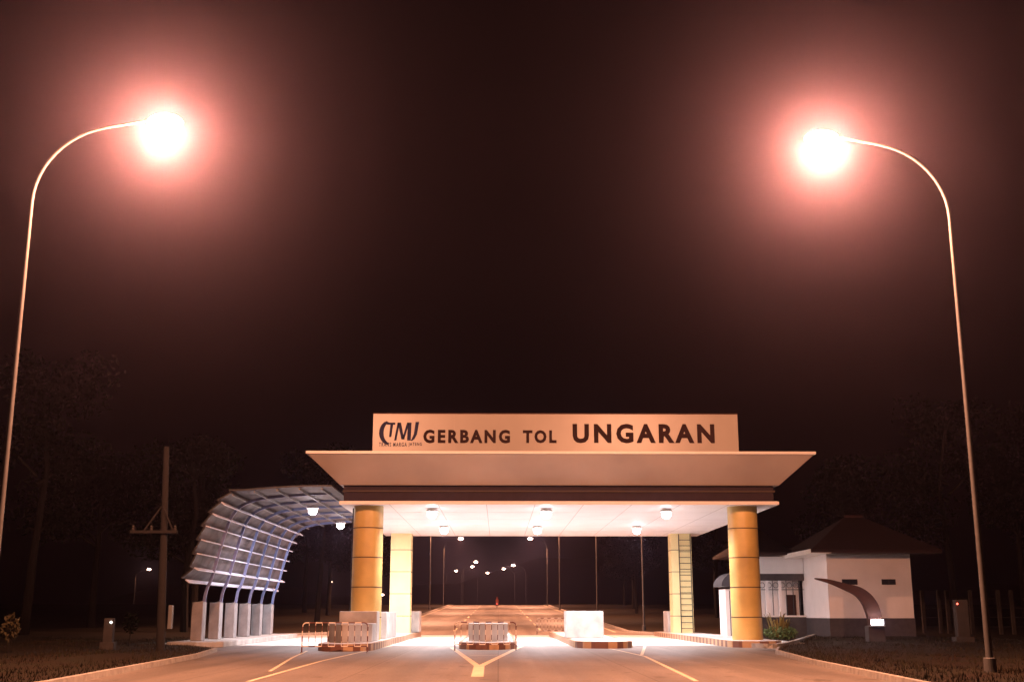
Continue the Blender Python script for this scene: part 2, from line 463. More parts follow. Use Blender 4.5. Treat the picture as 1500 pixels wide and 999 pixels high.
# ------------------------------------------------------------------ sign on the roof
SY = 53.6
s0 = at(547, 606, SY); s1 = at(1080, 608, SY)
sx0, sx1, sz1, sz0 = s0.x, s1.x, s0.z, zt + .11
sign = thing('rooftop_sign', ((sx0+sx1)/2, SY+.7, sz0), 'long cream box sign on the canopy roof reading GERBANG TOL UNGARAN', 'sign')
MB().box(sx0, sx1, SY, SY+1.4, sz0, sz1).build('sign_box', M['panel'], sign)
m = MB()
m.box(sx0-.03, sx1+.03, SY-.03, SY+1.43, sz1+.001, sz1+.05)
m.build('sign_trim', M['rust'], sign)
m = MB()
for k in range(1, 9):
    x = sx0 + (sx1-sx0)*k/9; MB().box(x-.006, x+.006, SY-.003, SY-.001, sz0+.05, sz1-.05).build('panel_seam', M['fascia'], sign)
def text(body, x0, x1, z0, z1, mt, parent, name='lettering', bold=.044, depth=.02, spacing=1.33, shear=0):
    cu = bpy.data.curves.new(name, 'FONT'); cu.body = body; cu.size = 1; cu.offset = bold; cu.extrude = .02
    cu.space_character = spacing; cu.shear = shear; cu.resolution_u = 3
    o = bpy.data.objects.new(name, cu); C.objects.link(o)
    dg = bpy.context.evaluated_depsgraph_get(); dg.update()
    me = bpy.data.meshes.new_from_object(o.evaluated_get(dg))
    C.objects.unlink(o); bpy.data.objects.remove(o)
    co = np.empty(len(me.vertices)*3); me.vertices.foreach_get('co', co); co = co.reshape(-1,3)
    mn, mx = co.min(0), co.max(0)
    org = Vector((0,0,0)); q = parent
    while q is not None: org += q.location; q = q.parent
    out = np.empty_like(co)
    out[:,0] = x0 + (co[:,0]-mn[0])/(mx[0]-mn[0])*(x1-x0) - org.x
    out[:,2] = z0 + (co[:,1]-mn[1])/(mx[1]-mn[1])*(z1-z0) - org.z
    out[:,1] = SY - .004 - (co[:,2]-mn[2])/(mx[2]-mn[2])*depth - org.y
    me.vertices.foreach_set('co', out.ravel()); me.update()
    me.materials.clear(); me.materials.append(mt)
    r = bpy.data.objects.new(name, me); C.objects.link(r); r.parent = parent
    return r
def S(px, py): v = at(px, py, SY); return v.x, v.z
a = S(620, 649); b = S(747, 629.5); text('GERBANG', a[0], b[0], a[1], b[1], M['letter'], sign)
a = S(766, 649); b = S(815, 630); text('TOL', a[0], b[0], a[1], b[1], M['letter'], sign)
a = S(839, 649); b = S(1046, 621); text('UNGARAN', a[0], b[0], a[1], b[1], M['letter'], sign)
for wd, pa, pb in (('TRANS', 555, 573), ('MARGA', 576, 596), ('JATENG', 598.5, 618)):
    a = S(pa, 654); b = S(pb, 648); text(wd, a[0], b[0], a[1], b[1], M['blue'], sign, bold=.01)
# emblem: a crescent, T, M and J, italic
def poly(pts, name='logo'):
    q = [S(*p) for p in pts]
    m = MB().prismy(q, SY-.022, SY-.004); return m
lg = MB()
cres = []
for k in range(11):
    w = math.radians(100 + 165*k/10); cres.append((569+13*math.cos(w)*1.05, 634-17.5*math.sin(w)))
for k in range(10, -1, -1):
    w = math.radians(104 + 150*k/10); cres.append((572.8+11*math.cos(w), 634-15.5*math.sin(w)))
n = len(cres)//2
L_ = cres[:11]; R_ = cres[11:][::-1]
for i in range(10):
    q = [S(*L_[i]), S(*L_[i+1]), S(*R_[i+1]), S(*R_[i])]
    lg.prismy(q, SY-.022, SY-.004)
def seg(p, q_, w0, w1=None, W=None):
    W = W or lg; w1 = w1 or w0
    W.prismy([S(p[0]-w0/2, p[1]), S(q_[0]-w1/2, q_[1]), S(q_[0]+w1/2, q_[1]), S(p[0]+w0/2, p[1])], SY-.024, SY-.004)
seg((573,619),(573,622),12); seg((574,621.5),(571.5,640),4,3)
seg((584,619),(579,645),3,3.2); seg((585.2,619),(590,643.5),4.6,4); seg((598,619),(590.5,643.5),3,3); seg((600.3,619),(599,645),5.2,5.2)
seg((611.5,618),(608.5,636),5,4.5); seg((608.5,636),(605,643),4.5,4.0); seg((605,643),(602.5,645.5),3.6,2)
lg.build('logo', M['blue'], sign)

# ------------------------------------------------------------------ islands, plinths
def nose(xc, w, y0, y1, tip):
    pts = [(xc+w/2, y1), (xc-w/2, y1)]
    for k in range(9):
        a = PI + PI*k/8
        pts.append((xc + w/2*math.cos(a), y0 + tip + tip*math.sin(a)))
    return pts
def island(xc, w, y0, y1, label, tip=1.6, h=.28):
    t = thing('traffic_island', (xc, y0+tip, 0), label, 'traffic island', 'raised toll islands under the canopy')
    MB().prism(nose(xc, w-.3, y0+.12, y1-.12, tip), .0, h+.006).build('island_top', M['slab'], t)
    P = nose(xc, w, y0, y1, tip); Q = nose(xc, w-.3, y0+.15, y1-.15, tip-.02)
    n = len(P)
    vs = [(x,y,0) for x,y in P] + [(x,y,h) for x,y in P] + [(x,y,h) for x,y in Q]
    fs = []
    for i in range(n):
        j = (i+1) % n; fs += [(i,j,j+n,i+n), (i+n,j+n,j+2*n,i+2*n)]
    MB().add(vs, fs).build('kerb', M['kerbstripe'], t)
    return t
island(-6.25, 2.3, 47.8, 79, 'raised left island with striped kerb, carrying the left round column')
island(-.45, 2.5, 49.9, 79, 'raised middle island with striped kerb behind the centred crowd barrier')
island(4.65, 2.6, 51.5, 79, 'raised island with striped kerb that carries a white block but no column')
island(11.5, 2.4, 52.6, 79, 'raised right island, carrying the rear column with the ladder', tip=1.0)

def prow(name, xc, w, y0, y1, z0, z1, tip, label, cat='concrete block', group=None, taper=0):
    pts = [(xc+w/2, y1), (xc-w/2, y1), (xc-w/2, y0+tip), (xc-.12, y0), (xc+.12, y0), (xc+w/2, y0+tip)]
    vs = [(x,y,z0) for x,y in pts] + [(x,y+ (taper if y < y0+tip else 0), z1) for x,y in pts]
    n = 6
    fs = [tuple(reversed(range(n))), tuple(range(n,2*n))] + [(i,(i+1)%n,(i+1)%n+n,i+n) for i in range(n)]
    o = MB().add(vs, fs).build(name, M['conc'], None, origin=(xc,(y0+y1)/2,z0), bevel=.03)
    return tag(o, label, cat, group)
Z0 = .29
prow('concrete_prow', -6.35, 1.9, 49.6, 53.0, Z0, 1.05, 1.6, 'wedge-nosed concrete block on the left island behind the offset barrier')
prow('concrete_prow', -.45, 1.75, 51.6, 56, Z0, 1.05, 1.4, 'wedge-nosed concrete block on the middle island behind the centred barrier')
def block(name, x0, x1, y0, y1, z1, label, mt='conc'):
    o = MB().box(x0, x1, y0, y1, Z0, z1).build(name, M[mt], None, origin=((x0+x1)/2,(y0+y1)/2,Z0), bevel=.04)
    return tag(o, label, 'concrete block')
bx = at(498, 895, 53.2).x
block('concrete_plinth', bx, -5.38, 53.02, 54.2, 1.56, 'waist-high concrete plinth in front of the left round column')
block('concrete_plinth', 3.34, 5.12, 58, 60.6, 1.58, 'brightly lit white block standing alone right of the middle island')
block('concrete_plinth', -6.4, -5.36, 57.5, 63, 1.54, 'grey low wall between the two left columns')
block('concrete_plinth', -6.5, -5.0, 75.5, 77.6, 1.6, 'pale low block behind the rear left column')
block('concrete_plinth', 10.75, 12.3, 75.5, 77.6, 1.6, 'pale low block behind the rear column with the ladder')

# ------------------------------------------------------------------ crowd barriers
def barrier(loc, W, rz, label):
    t = thing('crowd_barrier', loc, label, 'barrier', 'striped crowd barriers', rz)
    H = 1.12; r = .14
    pts = [(-W/2,0,.04)]
    pts += [(-W/2,0,H-r)] + [(-W/2 + r - r*math.cos(a), 0, H - r + r*math.sin(a)) for a in [PI/8*k for k in range(1,5)]]
    pts += [(W/2 - r + r*math.sin(a), 0, H - r + r*math.cos(a)) for a in [PI/8*k for k in range(0,5)]] + [(W/2,0,.04)]
    m = MB().tube(pts[1:-1], .024, 8)
    m.tube([(-W/2,0,.24),(W/2,0,.24)], .02, 8)
    m.build('rail', M['rails'], t, local=True, smooth=True)
    m = MB().tube([(-W/2,0,.03),(-W/2,0,H-r-.001)], .024, 8); m.build('post', M['bars'], t, local=True, smooth=True)
    m = MB().tube([(W/2,0,.03),(W/2,0,H-r-.001)], .024, 8); m.build('post', M['bars'], t, local=True, smooth=True)
    nb = 10
    for k in range(1, nb):
        x = -W/2 + W*k/nb
        MB().tube([(x,0,.24),(x,0,H-.01)], .014, 6).build('bar', M['bars'], t, local=True)
    for x in (-W/2, W/2):
        MB().box(x-.025, x+.025, -.3, .3, 0.0, .03).build('foot', M['galvdark'], t, local=True)
    return t
b1 = barrier((at(490, 952, 46.2).x, 46.2, .0), 2.5, math.radians(3), 'striped crowd barrier standing left of the centre before the left island')
b2 = dup(b1, (at(711, 945, 49.0).x, 49.0, 0), 0, 'striped crowd barrier centred in front of the middle island')
b3 = dup(b1, (at(812, 915, 86).x, 86, 0), math.radians(-6), 'dim crowd barrier beyond the gate, just left of the bright white block')

# ------------------------------------------------------------------ left curved canopy
PY = [55 + 3.3*k for k in range(6)]
SX = -13.7
cz = .25
plat = thing('pier_platform', (SX, 63, 0), 'long low concrete platform beneath the six piers of the curved canopy', 'platform')
MB().prism([(-14.6,52.9),(-13.2,52.5),(-12.2,53.4),(-12.4,74),(-14.6,74)], 0, cz).build('platform_body', M['conc'], plat, bevel=.03)
names = ['nearest', 'second nearest', 'third nearest', 'third farthest', 'second farthest', 'farthest']
for k, y in enumerate(PY):
    o = MB().box(SX-.32, SX+.19, y-.38, y+.32, cz+.001, 1.98).build('concrete_pier', M['pier'], None, origin=(SX, y, cz), bevel=.03)
    tag(o, f'grey concrete pier, {names[k]} of the six under the curved canopy', 'pier', 'piers under the curved canopy')
can = thing('curved_canopy', (SX, 63, 1.98), 'curved roof canopy of blue steel ribs and sheeting left of the gate', 'canopy')
yf = 52.0
shell = [(270,850),(284.6,830),(287,814),(292,796),(298,779),(303.5,763),(315.7,745),(329,729),(342.7,720),(368,716.5),(402,714),(438,712),(486,711.5)]
prof = [at(px, py, yf) for px, py in shell]
# refine profile
def spl(P, n=5):
    out = []
    for i in range(len(P)-1):
        p0 = P[max(0,i-1)]; p1 = P[i]; p2 = P[i+1]; p3 = P[min(len(P)-1,i+2)]
        for k in range(n):
            t = k/n
            out.append(.5*((2*p1)+(p2-p0)*t+(2*p0-5*p1+4*p2-p3)*t*t+(3*p1-p0-3*p2+p3)*t**3))
    out.append(P[-1]); return out
pf = spl([Vector((p.x,0,p.z)) for p in prof], 4)
Y0s, Y1s = 52.0, 73.2
# sheets between ribs: each bay is a set of panel rows (small laps between them)
ribP = [at(px, py, 55) for px, py in [(299,881),(303,862),(310,847),(321,809),(330.5,779),(338,759),(352,742),(375,732),(410,727),(450,724),(487,722)]]
rp = spl([Vector((p.x,0,p.z)) for p in ribP], 4)
th = .05
acc = [0]
for a, b in zip(pf, pf[1:]): acc.append(acc[-1] + (b-a).length)
def along(s):
    for i in range(len(acc)-1):
        if acc[i+1] >= s:
            t = (s-acc[i])/(acc[i+1]-acc[i]); p = pf[i].lerp(pf[i+1], t); tn = (pf[i+1]-pf[i]).normalized(); return p, tn
    return pf[-1], (pf[-1]-pf[-2]).normalized()
sheetp = []; q = 0.0; PITCH = .62
while q < acc[-1]:                       # lapped louvre panels low down, plain sheeting above
    p, tn = along(q); o_ = Vector((-tn.z, 0, tn.x))
    if q < 4.4:
        p2, tn2 = along(q + PITCH - .001)
        o2 = Vector((-tn2.z, 0, tn2.x))
        sheetp += [p + o_*.17, p2 + o2*.0]; q += PITCH
    else: sheetp.append(p); q += .3
sheetp.append(pf[-1])
vs = []; fs = []
npf = len(sheetp)
ny = 14
for j in range(ny+1):
    y = Y0s + (Y1s-Y0s)*j/ny
    for p in sheetp: vs.append((p.x, y, p.z))
for j in range(ny):
    for i in range(npf-1): fs.append((j*npf+i, j*npf+i+1, (j+1)*npf+i+1, (j+1)*npf+i))
sh = MB().add(vs, fs).build('roof_sheeting', M['sheet'], can)
sm = sh.modifiers.new('solid', 'SOLIDIFY'); sm.thickness = .05; sm.offset = 0
# trims along the front and rear edge
MB().beam([Vector((p.x, Y0s-.03, p.z)) for p in sheetp], .05, .07).build('edge_trim', M['iron'], can)
for k, y in enumerate(PY):
    MB().beam([Vector((p.x, y, p.z)) for p in rp], .09, .13).build('rib', M['steelblue'], can)
# purlins along Y
acc = [0]
for a, b in zip(pf, pf[1:]): acc.append(acc[-1] + (b-a).length)
def along(s):
    for i in range(len(acc)-1):
        if acc[i+1] >= s:
            t = (s-acc[i])/(acc[i+1]-acc[i]); p = pf[i].lerp(pf[i+1], t); tn = (pf[i+1]-pf[i]).normalized(); return p, tn
    return pf[-1], (pf[-1]-pf[-2]).normalized()
s = .06; k = 0
while s < acc[-1]-.1:
    p, tn = along(s); inn = Vector((tn.z, 0, -tn.x))      # towards the inside of the curve
    c = p + inn*.12
    MB().beam([Vector((c.x, Y0s+.02, c.z)), Vector((c.x, Y1s-.02, c.z))], (.22 if s < 4.4 else .10), .05, side=inn).build('purlin', M['purlin' if s < 4.4 else 'galvdark'], can)  # upper purlins get a darker steel colour in place of weaker light
    s += PITCH if s < 3.8 else 1.0
for k, y in enumerate(PY[::1]):
    MB().tube([(SX+.02, y, 1.98), (SX+.02, y, 2.02)], .14, 8).build('base_plate', M['galvdark'], can)
# ------------------------------------------------------------------ downlights
def area_light(name, parent, loc, w, col, size, rot=(0,0,0)):
    L = bpy.data.lights.new(name, 'AREA'); L.shape = 'DISK'; L.size = size; L.spread = math.radians(166); L.energy = w; L.color = col
    o = bpy.data.objects.new(name, L); C.objects.link(o); o.parent = parent; o.location = loc; o.rotation_euler = rot
    return o
def downlight(loc, label, group, stem_=0.0):
    t = thing('ceiling_light', loc, label, 'ceiling light', group)
    m = MB().lathe([(.06, -stem_-.02), (.06, 0)], (0,0,0), 12) if stem_ else None
    if m: m.build('stem', M['galvdark'], t, local=True)
    z = -stem_
    MB().lathe([(.30, z-.16), (.31, z-.15), (.24, z-.03), (.12, z-.0)], (0,0,0), 24).build('housing', M['lip'], t, local=True, smooth=True)
    MB().ell((0,0,z-.28), (.215,.215,.20), 20, 12).build('diffuser', M['down'], t, local=True, smooth=True)
    area_light('downlight_beam', t, (0,0,z-.55), DOWN_W, COOL, .5, (math.radians(9),0,0))
    return t
zL = zc - .002
d1 = downlight((at(633,746,56).x, 56, zL), 'front left round ceiling light under the main canopy', 'round lights in the gate ceiling')
DL = [(800,56,'front middle'), (976,56,'front right'), (651,67.2,'rear left'), (787,67.2,'rear middle'), (932,67.2,'rear right')]
for px, y, w in DL:
    dup(d1, (at(px, 750, y).x, y, zL), 0, f'{w} round ceiling light under the main canopy')
zs = pf[-1].z - .28
dup(d1, (at(458,748,58.6).x, 58.6, zs), 0, 'nearer round lamp hanging under the curved left canopy', 'round lamps under the curved canopy')
dup(d1, (at(499,770,68.6).x, 68.6, zs), 0, 'farther round lamp under the curved canopy, beside the left column', 'round lamps under the curved canopy')

# ------------------------------------------------------------------ street lamps
rb = gr(1452, 992); PYR = rb.y; 
top = at(1205, 207, PYR)
LH = top.z; ARM = rb.x - top.x
def street_lamp(loc, label):
    t = thing('street_lamp', loc, label, 'street lamp', 'curved arm street lamps along the road')
    bz = at(1393, 320, PYR).z
    pts = [(0,0,.3), (0,0,bz*.5), (0,0,bz)]; rad = [.085, .066, .048]
    H2 = LH + .12
    a_end = ARM*.66
    for k in range(1, 13):
        u = PI/2*k/12*.88
        pts.append((a_end*(1-math.cos(u))*1.0, 0, bz + (H2-.20-bz)*math.sin(u))); rad.append(.048 - .012*k/12)
    pts.append((ARM-.25, 0, H2)); rad.append(.034)
    MB().tube([Vector(p) for p in pts], rad, 12).build('pole', M['galv'], t, local=True, smooth=True)
    MB().lathe([(.24,0),(.24,.03),(.15,.04),(.14,.42),(.125,.44)], (0,0,0), 20).build('base_flange', M['galv'], t, local=True)
    # luminaire
    m = MB(); sec = [(-.42,.05,.05),(-.30,.11,.09),(0,.17,.13),(.30,.15,.10),(.42,.06,.05)]
    vs = []; n = 12
    for x, w, hh in sec:
        for k in range(n):
            a = 2*PI*k/n
            zz = math.sin(a)*hh; zz = max(zz, -.02)
            vs.append((ARM + x, math.cos(a)*w, LH + .10 + zz))
    fs = [tuple(range(n)), tuple(range(4*n,5*n))]
    for i in range(4):
        for k in range(n): fs.append((i*n+k, i*n+(k+1)%n, (i+1)*n+(k+1)%n, (i+1)*n+k))
    MB().add(vs, fs).build('lamp_housing', M['galvdark'], t, local=True, smooth=True)
    MB().ell((ARM+.02, 0, LH+.03), (.46,.24,.23), 16, 8).build('lamp_lens', M['lens'], t, local=True, smooth=True)
    L = bpy.data.lights.new('sodium_light', 'POINT'); L.energy = STREET_W; L.color = SODIUM; L.shadow_soft_size = .14
    o = bpy.data.objects.new('sodium_light', L); C.objects.link(o); o.parent = t; o.location = (ARM+.02, 0, LH-.32)
    return t
ly = PYR
for _ in range(40):
    d = ray(225, 187); ly = (LH - CAM_H) * d.y / d.z
lx = at(45, 310, ly).x
sl = street_lamp((lx, ly, verge(lx, ly)-.02), 'tall curved street lamp at the left edge of the picture, glaring over the road')
dup(sl, (rb.x, PYR, 0.02), PI, 'tall curved street lamp at the right edge of the picture, glaring over the grass')
far_lens = [c for c in sl.children if c.name.startswith('lamp_lens')][0].data.copy()
cut = bpy.data.lights.new('sodium_cutoff', 'SPOT'); cut.energy = STREET_W*1.25; cut.color = SODIUM; cut.shadow_soft_size = .14
cut.spot_size = math.radians(142); cut.spot_blend = .35
cut2 = cut.copy(); cut2.energy *= .2
lens2 = emis('far_lamp_glow', (1.0, .62, .45), 60)
far_lens.materials[0] = lens2
def soften(t):
    for ch in t.children:
        if ch.type == 'LIGHT': ch.data = cut2 if t.location.y > 280 else cut
        if ch.name.startswith('lamp_lens'):
            ch.data = far_lens
    return t
def sl_at(x, Y, side, label, gz=None):
    z = zr(Y) + .1 if gz is None else gz
    return soften(dup(sl, (x, Y, z), 0 if side < 0 else PI, label))
sl_at(at(943,900,91).x, 91, 1, 'nearest street lamp beyond the gate, thin pole between the white block and the ladder')
sl_at(at(875,900,136).x, 136, 1, 'second street lamp beyond the gate on the right, its pole rising above the white block')
sl_at(at(820,900,181).x, 181, 1, 'third street lamp beyond the gate on the right, left of the white block')
sl_at(at(802,900,226).x, 226, 1, 'right lamp of the nearer pair seen beyond the gate under the ceiling', at(777,789,226).z-LH)
sl_at(at(629,900,181).x, 181, -1, 'third street lamp beyond the gate, pole just right of the white rear column')
sl_at(at(649,900,226).x, 226, -1, 'left lamp of the nearer pair seen beyond the gate under the ceiling', at(674,789,226).z-LH)
sl_at(-10.9, 136, -1, 'second street lamp beyond the gate on the left, hidden by the rear left column')
sl_at(-11.2, 91, -1, 'nearest street lamp beyond the gate on the left, hidden by the front left column')
far = [(697,823,300,-1,'upper left'),(752,828,300,1,'rightmost'),(692,830,345,-1,'second from the left'),(738,833,345,1,'second from the right'),(714,839,390,-1,'lowest central'),(668,836,390,-1,'leftmost'),
       (218,834,300,-1,None),(484,852,330,-1,None),(560,871,380,-1,None)]
lab = {218:'tiny distant street lamp beside the wooden utility pole', 484:'tiny distant street lamp seen left of the left round column', 560:'tiny distant street lamp low between the two left columns'}
for px, py, Y, sd, w in far:
    p = at(px, py, Y); x = p.x + (-ARM if sd < 0 else ARM)
    soften(dup(sl, (x, Y, p.z - LH), 0 if sd < 0 else PI, (f'{w} of the six far lamps clustered above the road' if w else lab[px]), 'far street lamps' ))

# ------------------------------------------------------------------ house on the right
HY = 68.0; hz = .14
hx0 = at(1213, 860, HY).x; hx1 = at(1336, 860, HY).x
hzt = at(1250, 811, HY).z
hyb = at(1176, 870, 1).x; hyb = hx0 / hyb            # Y where the left wall ends at px 1176
house = thing('gate_house', (hx0+2, HY+3, hz), 'small white building with brown hipped roof on the right lawn', 'building')
wz = at(1250, 905, HY).z
MB().box(hx0, hx1, HY, hyb, wz, hzt).build('wall', M['white'], house)
MB().box(hx0-.03, hx1+.03, HY-.03, hyb+.03, hz-.25, wz-.001).build('wainscot', M['wainscot'], house)
zband = at(1250, 826, HY).z
for px0, px1 in ((1233,1256),(1291,1312)):
    a = at(px0, 848, HY); b = at(px1, 856, HY)
    w = thing('window', (0,0,0), None, None); bpy.data.objects.remove(w)
    fr_ = MB().box(a.x, b.x, HY-.04, HY-.002, b.z, a.z).build('window', M['iron'], house)
    MB().box(a.x+.06, (a.x+b.x)/2-.03, HY-.046, HY-.042, b.z+.05, a.z-.05).build('pane', M['glass'], fr_)
    MB().box((a.x+b.x)/2+.03, b.x-.06, HY-.046, HY-.042, b.z+.05, a.z-.05).build('pane', M['glass'], fr_)
# recessed wing to the left
WY = hyb - .6
wxl = 15.6
wtop = at(1130, 822, WY).z
beam_z0, beam_z1 = at(1130, 850, WY).z, at(1130, 840, WY).z
MB().box(wxl, hx0-.002, WY+1.6, WY+4.5, hz-.2, wtop+.4).build('wing_wall', M['white'], house)
MB().box(wxl, hx0-.032, WY, WY+.2, beam_z1, wtop+.3).build('porch_lintel', M['white'], house)
MB().box(wxl, hx0-.032, WY-.02, WY+.18, beam_z0, beam_z1-.001).build('porch_beam', M['wainscot'], house)
MB().box(wxl, hx0-.032, WY-.02, WY+.25, hz-.25, at(1130,901,WY).z-.1).build('porch_wall', M['wainscot'], house)
MB().box(wxl, hx0-.032, WY-.05, WY+.28, at(1130,901,WY).z-.099, at(1130,901,WY).z).build('porch_sill', M['lip'], house)
for px in (1124, 1143):
    x = at(px, 870, WY).x
    MB().box(x-.09, x+.09, WY, WY+.16, at(1130,901,WY).z, beam_z0-.001).build('porch_post', M['white'], house)
# iron grille with scrolls
m = MB(); gz0 = at(1130,901,WY).z; gz1 = beam_z0
x = wxl + .1
while x < hx0 - .1:
    m.tube([(x, WY+.05, gz0), (x, WY+.05, gz1)], .022, 6); x += .42
m.tube([(wxl, WY+.05, gz1-.55), (hx0-.05, WY+.05, gz1-.55)], .02, 6)
x = wxl + .3
while x < hx0 - .3:
    m.tube([(x+.16*math.cos(a), WY+.05, gz1-.28+.16*math.sin(a)) for a in [2*PI*k/10 for k in range(11)]], .018, 6, False); x += .42
m.build('grille', M['iron'], house)
dx0, dx1 = at(1152,880,WY+1.55).x, at(1166,880,WY+1.55).x
MB().box(dx0, dx1, WY+1.54, WY+1.598, hz, 2.6).build('door', M['rust'], house)
# hip roof
ov = 1.15
ey0 = HY - ov; ex1 = at(1380, 806, ey0).x; ex0 = hx0 - ov - 1.1
ez = hzt + .02
rx = at(1222, 768, HY+3.5)
def hip(x0, x1, y0, y1, z, zt_, inset):
    ym = (y0+y1)/2
    vs = [(x0,y0,z),(x1,y0,z),(x1,y1,z),(x0,y1,z),(x0+inset,ym,zt_),(x1-inset,ym,zt_)]
    e = .16
    vs += [(a,b,c-e) for a,b,c in vs[:4]]
    return MB().add(vs, [(0,1,5,4),(1,2,5),(2,3,4,5),(3,0,4),(6,7,1,0),(7,8,2,1),(8,9,3,2),(9,6,0,3),(9,8,7,6)])
rf = hip(hx0-ov, ex1, ey0, hyb+ov, ez+.17, rx.z+.4, 3.2).build('roof', M['tile'], house)
m = MB()
m.tube([(hx0-ov+3.2, (ey0+hyb+ov)/2, rx.z+.42), (ex1-3.2, (ey0+hyb+ov)/2, rx.z+.42)], .12, 8)
m.build('ridge_cap', M['rust'], rf)
hip(wxl-1.2, hx0-ov+.4, WY-.9, WY+6, wtop+.52, wtop+2.2, 2.4).build('wing_roof', M['tile'], house)
MB().box(hx0-ov-.02, hx0-.002, ey0+.02, hyb+ov-.02, ez-.03, ez+.005).build('soffit', M['lip'], house)
MB().box(hx0-ov-.06, hx0-ov-.02, ey0+.02, hyb+ov, ez-.05, ez+.2).build('fascia_board', M['lip'], house)
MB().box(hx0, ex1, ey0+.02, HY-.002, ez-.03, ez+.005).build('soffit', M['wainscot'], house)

# guard booth with barrel hood
by = 64.5
bx0 = at(1063.5, 900, by).x
gb = thing('guard_booth', (bx0+.8, by+.8, 0), 'narrow white booth with dark barrel hood behind the right round column', 'booth')
bt = at(1065, 862, by).z
MB().box(bx0, bx0+1.45, by, by+1.8, .12, bt).build('booth_wall', M['white'], gb, bevel=.02)
MB().box(at(1070,900,by).x-.02, at(1070,900,by).x+.02, by-.006, by-.002, .2, bt-.1).build('door_joint', M['iron'], gb)
cxb = bx0+.72; m = MB(); rr = 1.0
pts = [(cxb+rr*math.cos(a), bt+.12+.78*math.sin(a)) for a in [PI*k/14 for k in range(15)]]
m.prismy(pts, by-.5, by+2.0)
m.build('barrel_hood', M['hood'], gb, smooth=True)

# curved horn monument with a floodlight at its foot
MY = 58.0
ce = [(1193,847,.03),(1215,851.5,.10),(1240,860,.17),(1256,866,.24),(1268,876,.30),(1276,889,.34),(1281,905,.33)]
mp = at(1281, 905, MY)
mz = verge(mp.x, MY)
horn = thing('curved_monument', (mp.x, MY, mz), 'brown horn-shaped curved monument on the lawn before the white building', 'monument')
P = spl([at(a, b, MY) for a, b, _ in ce], 4)
W = []
for i in range(len(ce)-1):
    for k in range(4): W.append(ce[i][2] + (ce[i+1][2]-ce[i][2])*k/4)
W.append(ce[-1][2])
vs = []; fs = []
for i, p in enumerate(P):
    t = (P[min(i+1,len(P)-1)] - P[max(0,i-1)]).normalized(); nn = t.cross(Vector((0,1,0))).normalized()
    for a, b in ((-1,-1),(1,-1),(1,1),(-1,1)): vs.append(p + Vector((0,.55,0))*a*W[i] + nn*b*W[i])
for i in range(len(P)-1):
    for k in range(4): fs.append((i*4+k, i*4+(k+1)%4, (i+1)*4+(k+1)%4, (i+1)*4+k))
e = (len(P)-1)*4; fs += [(3,2,1,0),(e,e+1,e+2,e+3)]
MB().add(vs, fs).build('horn', M['rust'], horn, bevel=.015)
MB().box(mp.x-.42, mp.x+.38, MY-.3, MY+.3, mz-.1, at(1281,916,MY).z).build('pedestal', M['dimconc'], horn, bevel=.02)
za, zb_ = at(1280,914,MY).z, at(1280,907,MY).z
fl = MB().box(mp.x-.30, mp.x+.24, MY-.62, MY-.34, za-.02, zb_).build('floodlight', M['uplight'], horn, bevel=.04)
MB().box(mp.x-.36, mp.x+.30, MY-.66, MY-.3, za-.1, za-.022).build('floodlight_bracket', M['galvdark'], horn)
MB().box(mp.x-.3, mp.x+.3, MY-.25, MY+.25, at(1281,916,MY).z, P[-1].z+.01).build('neck', M['rust'], horn)
L = bpy.data.lights.new('floodlight_light', 'POINT'); L.energy = 18; L.color = COOL; L.shadow_soft_size = .1
o = bpy.data.objects.new('floodlight_light', L); C.objects.link(o); o.parent = horn; o.location = (-.03, -.95, zb_ - mz + .1)

# pillars, one with a red indicator lamp, one with an emissive reflector glint
def pillar(px0, px1, py0, Y, lamp, mt, label):
    a = at(px0, py0, Y); b = at(px1, py0, Y); z = verge((a.x+b.x)/2, Y)
    t = thing('meter_pillar', ((a.x+b.x)/2, Y, z), label, 'pillar')
    w = b.x - a.x
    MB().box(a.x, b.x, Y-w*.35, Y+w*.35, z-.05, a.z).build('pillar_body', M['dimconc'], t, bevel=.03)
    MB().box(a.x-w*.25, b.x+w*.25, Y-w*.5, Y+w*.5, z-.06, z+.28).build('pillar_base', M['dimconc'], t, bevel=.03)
    l = at(lamp[0], lamp[1], Y-w*.35)
    MB().ell((l.x, Y-w*.35-.03, l.z), (.05,.05,.05), 10, 6).build('pillar_spot', M[mt], t, smooth=True)
pillar(1397, 1415, 878, 60, (1402,884), 'red', 'squat concrete pillar with a small red light, right of the building')
pillar(154, 168, 905, 48, (163,911), 'glint', 'low dark pillar with a tiny white reflector glint on the left verge')

# utility pole
uY = 48.5
ub = gr(235, 950, .15); uY = ub.y; ut = at(244, 655, uY)
up = thing('utility_pole', (ub.x, uY, .1), 'weathered wooden utility pole with crossarm on the left verge', 'utility pole')
MB().tube([(ub.x, uY, 0), (ut.x, uY, ut.z)], [.17,.11], 14).build('pole', M['wood'], up, smooth=True)
c = at(230, 779, uY); xa = at(193, 780, uY).x; xb = at(262, 777, uY).x
MB().box(xa, xb, uY-.26, uY-.14, c.z-.06, c.z+.05).build('crossarm', M['wood'], up)
m = MB(); m.tube([(at(212,778,uY).x, uY-.2, c.z), (at(238,742,uY).x, uY-.13, at(238,742,uY).z)], .035, 6)
m.tube([(at(256,777,uY).x, uY-.2, c.z), (at(240,742,uY).x, uY-.13, at(238,742,uY).z)], .035, 6)
m.build('brace', M['wood'], up)
for x in (xa+.1, (xa+ub.x)/2+.1, xb-.1):
    MB().lathe([(.05,0),(.07,.05),(.04,.09),(.06,.13),(.03,.2)], (x, uY-.2, c.z+.05), 10).build('insulator', M['dimconc'], up, smooth=True)
bxp = at(244, 900, uY-.3)
